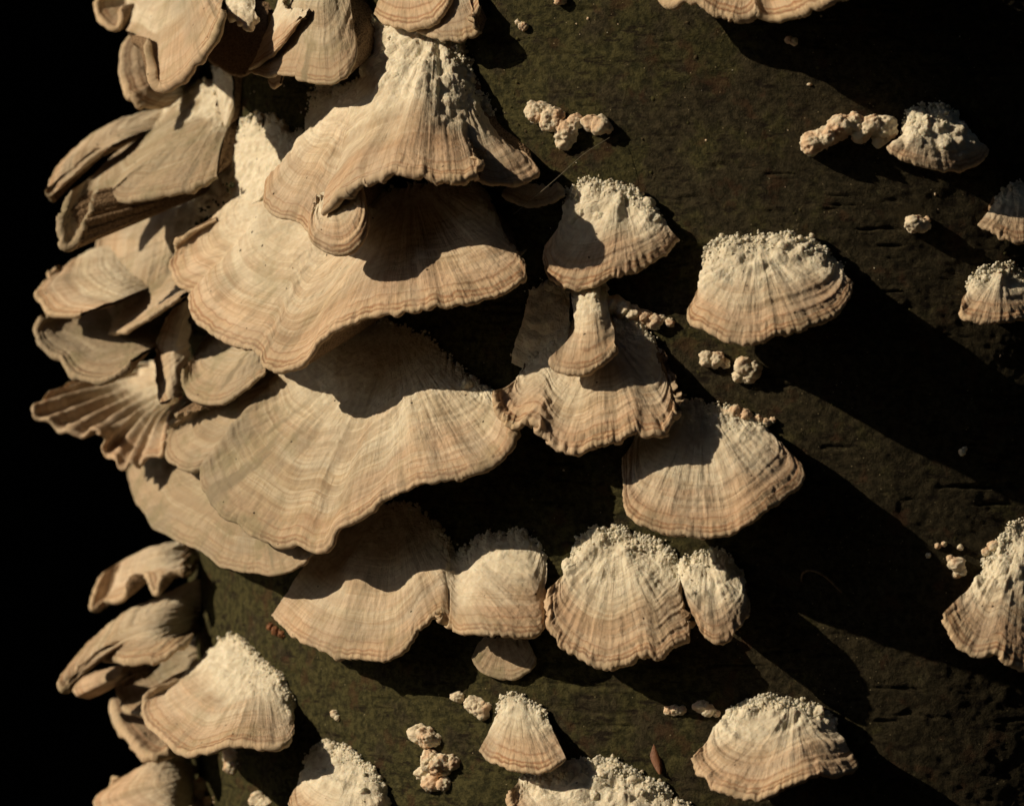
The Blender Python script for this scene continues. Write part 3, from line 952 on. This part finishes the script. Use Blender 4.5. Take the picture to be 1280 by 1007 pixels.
fungus('greenish-grey side-on bracket with straight frilled lower edge, left of centre', (262, 275), [
    dict(name='cap', rows=[[(238, 250, 10), (262, 262, 16), (266, 300, 18), (250, 352, 18)],
                           [(138, 283, 122), (125, 300, 132), (121, 330, 138), (121, 370, 142), (118, 412, 146), (143, 413, 136), (160, 408, 130), (190, 390, 118), (224, 370, 100)]],
         tilt=.55, wool=0.2, fold=3, thick=7, nod=2, cren=2, tone=.5, topjag=2, dome=10, focus=(262, 290))])
fungus('two-lobed bracket at the far left, upper lobe peach and lower lobe grey', (240, 390), [
    dict(name='upper_lobe', rows=[[(240, 300, 10), (236, 340, 10)], [(124, 309, 140), (160, 370, 140)], [(72, 338, 205), (47, 360, 236), (52, 374, 232), (68, 389, 218), (100, 392, 190)]],
         tilt=0.70, wool=0, fold=1.8, thick=9, nod=0),
    dict(name='lower_lobe', rows=[[(242, 380, 10), (240, 400, 10), (236, 420, 10)], [(120, 350, 140), (160, 400, 120), (200, 430, 90)],
                                  [(68, 388, 218), (50, 412, 240), (55, 432, 236), (76, 446, 216), (96, 466, 200), (120, 472, 180), (140, 467, 162), (162, 448, 140)]],
         tilt=0.70, wool=0, fold=2.2, thick=9, nod=0, tone=.85, ridge=1.5)])
fungus('pleated peach bracket with pointed left tip below the two-lobed one', (240, 480), [
    dict(name='cap', rows=[[(238, 452, 10), (246, 474, 10), (244, 500, 10)],
                           [(150, 455, 100), (168, 500, 92), (200, 520, 70), (232, 512, 40)],
                           [(92, 476, 172), (41, 507, 240), (66, 526, 215), (86, 536, 196), (106, 540, 176), (128, 536, 156), (134, 560, 146), (150, 580, 134), (168, 577, 118), (184, 570, 102), (206, 556, 84), (240, 516, 40)]],
         tilt=.25, wool=0, fold=3, thick=6, nod=0, cren=1, jag=1.5, pleat=(4.5, 27), pink=1.0, focus=(225, 470))])
fungus('narrow curved bracket seen edge-on left of the tan bracket lobes', (240, 390), [
    dict(name='cap', rows=[[(240, 372, 70), (236, 430, 72), (232, 492, 74)], [(214, 386, 92), (195, 430, 100), (193, 470, 104), (200, 503, 106)]],
         tilt=0.30, wool=0, fold=1.4, thick=9, nod=0, dome=6, tone=.2)])
fungus('small banded greyish bracket tucked below the tan bracket lobes', (310, 450), [
    dict(name='cap', rows=[[(262, 412, 22), (320, 410, 20), (345, 450, 20)], [(231, 460, 88), (232, 484, 94), (246, 498, 98), (270, 502, 98), (296, 490, 92), (332, 462, 74)]],
         wool=0, fold=1.8, thick=6, nod=0, tone=.7, ridge=1.8)])

fungus('tall cream bracket at the top left with thick rounded diagonal edge', (285, -20), [
    dict(name='cap', rows=[[(150, -30, 112), (180, -60, 70), (240, -70, 30), (290, -40, 30)],
                           [(150, 30, 125), (195, 10, 112), (250, -5, 100), (280, -6, 80)],
                           [(186, 48, 140), (194, 86, 152), (202, 108, 156), (220, 97, 158), (240, 78, 158), (258, 56, 156), (270, 32, 154), (276, 12, 140)]],
         tilt=0.50, wool=0, fold=2.2, thick=11, nod=0, tone=.3, jag=1),
    dict(name='torn_knob', rows=[[(280, -20, 90), (300, -30, 90), (318, -10, 80)], [(284, 14, 110), (300, 26, 114), (310, 30, 112), (320, 18, 100)]],
         tilt=0.50, wool=1.2, fold=1.8, thick=10, nod=1, wamp=5, jag=5)])
fungus('small pale piece at the top left corner of the fungus mass', (240, 0), [
    dict(name='cap', rows=[[(190, -30, 60), (210, -10, 60)], [(128, -10, 150), (123, 16, 160), (144, 34, 142), (152, 10, 130)]],
         tilt=0.60, wool=0, fold=1.4, thick=8, nod=0)])
fungus('smooth rounded peach bracket behind the tall cream one, top left', (235, 80), [
    dict(name='cap', rows=[[(232, 40, 10), (244, 70, 10), (240, 110, 10)], [(170, 32, 110), (155, 60, 130), (156, 95, 132), (166, 118, 124), (186, 133, 100), (215, 132, 60)]],
         tilt=0.60, wool=0, fold=1.4, thick=12, nod=0, dome=10)])
fungus('brown underside of a bracket hanging in shade, top left of centre', (300, 50), [
    dict(name='cap', rows=[[(268, 20, 10), (300, 0, 10), (335, 10, 10)], [(256, 70, 70), (280, 86, 78), (304, 90, 76), (330, 78, 60)]],
         wool=0, fold=1.4, thick=5, nod=0, tone=.9, mat=M_PORE)])
fungus('grey bracket with half shade painted in, drooping far to the left, upper left of the trunk', (262, 150), [
    dict(name='cap', rows=[[(228, 108, 16), (256, 104, 16), (280, 120, 14), (288, 150, 12)],
                           [(150, 188, 112), (205, 180, 84), (275, 186, 34)],
                           [(92, 238, 192), (78, 282, 212), (86, 306, 204), (108, 268, 178), (130, 242, 152), (156, 246, 130), (198, 240, 100), (240, 230, 66), (270, 218, 40)]],
         thin=False, tilt=0.70, wool=0.25, fold=2.2, thick=9, nod=3, tone=.85)])  # soft half shade is painted into the cap through tone
fungus('slim side-on bracket with a pale curved rim, farthest left at the upper left', (225, 150), [
    dict(name='cap', rows=[[(232, 128, 14), (240, 150, 10)], [(140, 152, 120), (158, 172, 110)], [(92, 186, 178), (66, 214, 210), (61, 244, 216), (76, 236, 200), (110, 205, 160)]],
         tilt=0.90, wool=0, fold=1.4, thick=10, nod=0, tone=.3, dome=10)])
fungus('pale stalk of woolly growth in the gap right of the grey shaded bracket', (280, 120), [
    dict(name='cap', rows=[[(266, 88, 20), (278, 84, 20), (290, 90, 18)], [(272, 130, 28), (282, 156, 24), (292, 130, 16)]],
         wool=1.2, fold=0.9, thick=6, nod=1, wamp=3)])

# ------------------------------------------------------------------ lower left
fungus('cream bracket at the lower left with tall white tuft and smooth grey-streaked cap', (330, 850), [
    dict(name='cap', rows=[[(268, 840, 10), (271, 812, 8), (292, 795, 8), (318, 818, 8), (350, 848, 8), (366, 884, 8)],
                           [(234, 851, 60), (186, 872, 112), (182, 896, 124), (208, 924, 128), (234, 939, 130), (266, 932, 118), (290, 925, 106), (332, 929, 82), (358, 926, 62), (368, 912, 34)]],
         tilt=0.35, wool=0.42, wamp=4, fold=2.7, thick=8, nod=5, gran=2, jag=1.5, topjag=2, tone=.15)])
fungus('white-tufted bracket cut by the bottom edge, lower left', (425, 945), [
    dict(name='cap', rows=[[(384, 950, 8), (396, 936, 8), (420, 932, 8), (452, 952, 8), (476, 980, 8), (484, 1010, 8)],
                           [(360, 1004, 66), (370, 1030, 84), (410, 1050, 92), (460, 1050, 80), (490, 1030, 50)]],
         wool=0.5, wamp=5, fold=2.7, thick=7, nod=6, gran=2.5)])
fungus('broad pale bracket cut by the bottom edge at the far lower left', (240, 960), [
    dict(name='cap', rows=[[(232, 938, 30), (244, 952, 10), (246, 1000, 10)], [(190, 950, 80), (200, 980, 80), (220, 1020, 80)], [(150, 972, 120), (117, 998, 152), (130, 1020, 150), (180, 1040, 130)]],
         tilt=0.80, wool=0, fold=1.8, thick=8, nod=0)])
fungus('thick peach bracket edge behind the tufted lower-left bracket', (235, 890), [
    dict(name='cap', rows=[[(236, 860, 10), (240, 900, 10)], [(142, 872, 120), (150, 895, 118), (164, 917, 112), (180, 934, 100), (196, 941, 86), (212, 930, 66)]],
         tilt=0.50, wool=0, fold=1.4, thick=14, nod=0)])
fungus('grey shaded bracket between the folded pale one and the tufted one, lower left', (236, 850), [
    dict(name='cap', rows=[[(240, 800, 10), (246, 840, 10)], [(152, 838, 112), (148, 862, 118), (160, 884, 110), (182, 888, 96), (210, 868, 60)]],
         tilt=0.60, wool=0, fold=1.4, thick=7, nod=0, tone=.6)])
fungus('large folded pale bracket with banded cap on the left edge of the trunk, lower left', (242, 760), [
    dict(name='cap', rows=[[(243, 724, 12), (246, 750, 10), (244, 785, 10)], [(156, 765, 112), (185, 785, 96), (215, 800, 70)],
                           [(112, 800, 158), (75, 845, 206), (84, 858, 198), (128, 822, 146), (156, 824, 124), (196, 820, 88), (224, 804, 60), (240, 792, 30)]],
         tilt=0.80, wool=0, fold=1.8, thick=8, nod=0, tone=.2, ridge=1.4)])
fungus('small pale rolled lip under the folded pale bracket', (236, 830), [
    dict(name='cap', rows=[[(200, 818, 70), (190, 830, 74)], [(120, 838, 146), (94, 852, 178), (96, 869, 178), (118, 871, 152), (150, 854, 122), (178, 836, 96)]],
         tilt=0.80, wool=0, fold=0.9, thick=8, nod=0, dome=6)])
fungus('pale two-pronged bracket under the grey lower lobe of the widest bracket, left', (238, 700), [
    dict(name='cap', rows=[[(240, 672, 10), (244, 700, 10)], [(184, 684, 76), (205, 705, 60), (236, 712, 34)],
                           [(130, 714, 119), (115, 757, 138), (130, 750, 128), (150, 744, 112), (168, 722, 95), (184, 716, 82), (194, 738, 75), (204, 716, 68), (238, 712, 31)]],
         tilt=0.80, wool=0, fold=1.4, thick=8, nod=0, jag=1)])

# ------------------------------------------------------------------ young knobs
knob('double white lumpy knob, left one of the pair high in the middle', [(672, 140, 13), (690, 150, 14), (708, 166, 13), (718, 152, 9), (706, 178, 9)])
knob('small cream knob just right of the double lumpy knob', [(738, 153, 10), (750, 157, 11), (760, 161, 6)])
knob('arched row of white and peach lumps at the upper right', [(1016, 180, 13), (1030, 172, 14), (1050, 158, 14), (1068, 156, 13), (1086, 158, 13), (1104, 160, 14), (1098, 176, 8), (1075, 170, 10)])
fungus('white lumpy bracket with a low scalloped skirt, right end of the arched lumpy row', (1175, 150), [
    dict(name='cap', rows=[[(1130, 165, 6), (1138, 144, 6), (1150, 136, 6), (1168, 133, 6), (1186, 138, 6), (1204, 158, 6)],
                           [(1108, 184, 30), (1128, 198, 40), (1160, 206, 46), (1195, 211, 44), (1225, 204, 32), (1236, 186, 16)]],
         wool=0.9, wamp=8, fold=2, thick=8, nod=16, gran=1.5, cren=1, dome=12, hexp=.85, pink=1.0)])
knob('tiny cone-shaped knob at the right with dark crumbs beside it', [(1142, 280, 10), (1152, 282, 9), (1158, 276, 5)])
knob('small smooth white knob, left of the pair below the domed bracket', [(884, 449, 9), (896, 450, 9), (906, 454, 6)])
knob('small peach-bottomed white knob, right of the pair below the domed bracket', [(930, 458, 11), (940, 462, 10), (924, 470, 7), (936, 472, 7)])
knob('short row of white lumps above the right shoulder of the rounded bracket', [(905, 520, 9), (918, 516, 9), (930, 520, 8)])
knob('small isolated white lump right of the lump row above the rounded bracket', [(948, 524, 6), (958, 528, 6), (966, 525, 4)])
knob('diagonal row of creamy granules right of the narrow stalk-like bracket',
     [(752, 374, 10), (766, 382, 12), (780, 387, 11), (793, 392, 10), (806, 397, 9), (818, 402, 9), (827, 399, 5)])
knob('single small peach bead at the end of the diagonal granule row', [(837, 403, 5.5)])
knob('small peach bead, leftmost above the triangular fan', [(573, 870, 8)])
knob('fluted peach knob touching the left side of the triangular fan', [(596, 882, 12), (604, 888, 11), (612, 882, 6)])
knob('pale knobbly lump, upper of the two left of the triangular fan', [(522, 917, 11), (535, 920, 12), (544, 924, 8)])
knob('pale three-legged lump, lower of the two left of the triangular fan', [(540, 950, 13), (552, 955, 14), (566, 952, 9), (527, 966, 8), (540, 978, 11), (556, 980, 9)])
knob('tiny tan crumb of fungus on the mossy bark at the lower left', [(418, 892, 5), (422, 897, 4)])
knob('small ribbed peach bar of fungus on the bark at the lower right', [(836, 887, 6), (844, 887, 6.5), (852, 887, 6)])
knob('small white knob with a side spur just left of the lower right fan bracket', [(876, 883, 8), (884, 887, 8), (896, 891, 5)])
knob('tiny white knob on the dark bark near the top, with a short spur', [(654, 33, 6), (647, 28, 3)])
knob('tiny bright white bead just under the lobed bracket at the top right', [(986, 50, 5), (992, 52, 5)])
knob('tiny cream bead cut by the top edge left of the lobed bracket', [(700, -1, 7)])
knob('tiny isolated peach bead on the dark bark at the right', [(1203, 565, 4.5), (1206, 561, 3)])
knob('cluster of tiny white granules left of the ribbed right-edge bracket', [(1196, 705, 9), (1188, 698, 5), (1202, 714, 6), (1195, 718, 5), (1172, 682, 4), (1180, 680, 3.5), (1160, 694, 3.5), (1200, 684, 4)])
knob('white lump touching the upper left of the ribbed right-edge bracket', [(1242, 683, 8), (1232, 690, 6), (1250, 690, 6)])
knob('pale stubby knob below the tufted lower-left bracket', [(290, 944, 11), (291, 956, 10)], name='fungus_stub')
knob('small pale lump at the bottom edge between the two lower-left brackets', [(322, 1000, 11), (332, 1006, 10)])
knob('pale lump at the bottom edge against the far lower-left bracket', [(252, 985, 12), (248, 1003, 14), (262, 1002, 8)])
knob('small pale upright stub between the folded bracket and the mossy bark, left', [(245, 800, 6), (245, 812, 6)], name='fungus_stub')
knob('small torn brown fragment at the left tip of the fan bracket below centre', [(345, 788, 6), (338, 783, 5), (352, 793, 5)], mat=M_BROWN)

# ------------------------------------------------------------------ moss tufts, leaf, twig, silk
def tuft(label, spots, n, h):
    r = root('moss_tuft', label, 'moss', w(hit(spots[0][0], spots[0][1], 0.0)), 'dark moss crumbs on the white crust')
    C, rad = [], []
    for _ in range(n):
        x, y, q = spots[int(rng.integers(len(spots)))]
        a = rng.uniform(0, 6.28)
        p = q * math.sqrt(rng.random())
        C.append(hit(x + p * math.cos(a), y + p * math.sin(a), h + rng.uniform(0, 5)))
        rad.append(rng.uniform(1.0, 2.6))
    Vb, Fb = blob_cloud(C, rad)
    add('moss_leaves', new_mesh('moss_leaves', w(Vb), Fb, None, np.array(r.location)), M_DARKMOSS, r, 'stuff')
tuft('dark green moss lump where the white crust meets the greenish bracket', [(244, 286, 7), (255, 280, 9), (262, 274, 6)], 70, 46)
tuft('sprinkle of dark moss crumbs on the jagged white crust', [(285, 236, 8), (272, 250, 8), (292, 230, 5), (255, 262, 6)], 22, 50)

def ribbon(name, pts, wd, mat, label, cat, h0, fold=2.5):
    r = root(name, label, cat, w(hit(pts[0][0], pts[0][1], 0.0)))
    P, _ = resample([(x, y, h) for x, y, h in pts], 24)
    t = np.linspace(0, 1, 24)
    hw = wd * np.sin(np.pi * np.clip(t * 0.92 + 0.04, 0, 1)) ** 0.7
    rowsL = hit(P[:, 0] - hw, P[:, 1], P[:, 2])
    rowsC = hit(P[:, 0], P[:, 1], P[:, 2] + fold)
    rowsR = hit(P[:, 0] + hw, P[:, 1], P[:, 2])
    A = np.stack([rowsL, rowsC, rowsR, rowsR + [0, 1.2, 0], rowsC + [0, 1.2, 0], rowsL + [0, 1.2, 0], rowsL], 1)
    add('blade', new_mesh(name, w(A).reshape(-1, 3), gridfaces(*A.shape[:2]), None, np.array(r.location)), mat, r)
    return r
ribbon('leaf_scrap', [(817, 930, 3), (819, 945, 6), (823, 958, 9), (825, 967, 12)], 6.5, M_BROWN,
       'narrow reddish-brown leaf scrap standing on the bark left of the lower right bracket', 'leaf', 4)

def tube(name, pts, rad, mat, label, cat, part):
    r = root(name, label, cat, w(hit(pts[0][0], pts[0][1], 0.0)))
    P, _ = resample(pts, 40)
    C = hit(P[:, 0], P[:, 1], P[:, 2])
    T = np.gradient(C, axis=0)
    T /= np.linalg.norm(T, axis=-1, keepdims=True)
    a = np.cross(T, [0, 1, 0])
    a /= np.linalg.norm(a, axis=-1, keepdims=True)
    b = np.cross(T, a)
    th = np.linspace(0, 2 * np.pi, 7)
    q = C[:, None] + rad * (np.cos(th)[None, :, None] * a[:, None] + np.sin(th)[None, :, None] * b[:, None])
    add(part, new_mesh(name, w(q).reshape(-1, 3), gridfaces(40, 7), None, np.array(r.location)), mat, r)
tube('twig', [(1002, 726, 2), (1003, 717, 6), (1010, 713, 12), (1020, 714, 14), (1034, 722, 10), (1052, 740, 4)], 1.5, M_TWIG,
     'thin hooked tendril on the dark bark between the two large right-hand shadows', 'tendril', 'stem')
tube('silk_strand', [(642, 268, 60), (690, 228, 56), (728, 194, 40), (762, 172, 12)], 0.35, M_SILK,
     'faint spider silk strand crossing the shade right of the top central bracket', 'spider silk', 'thread')
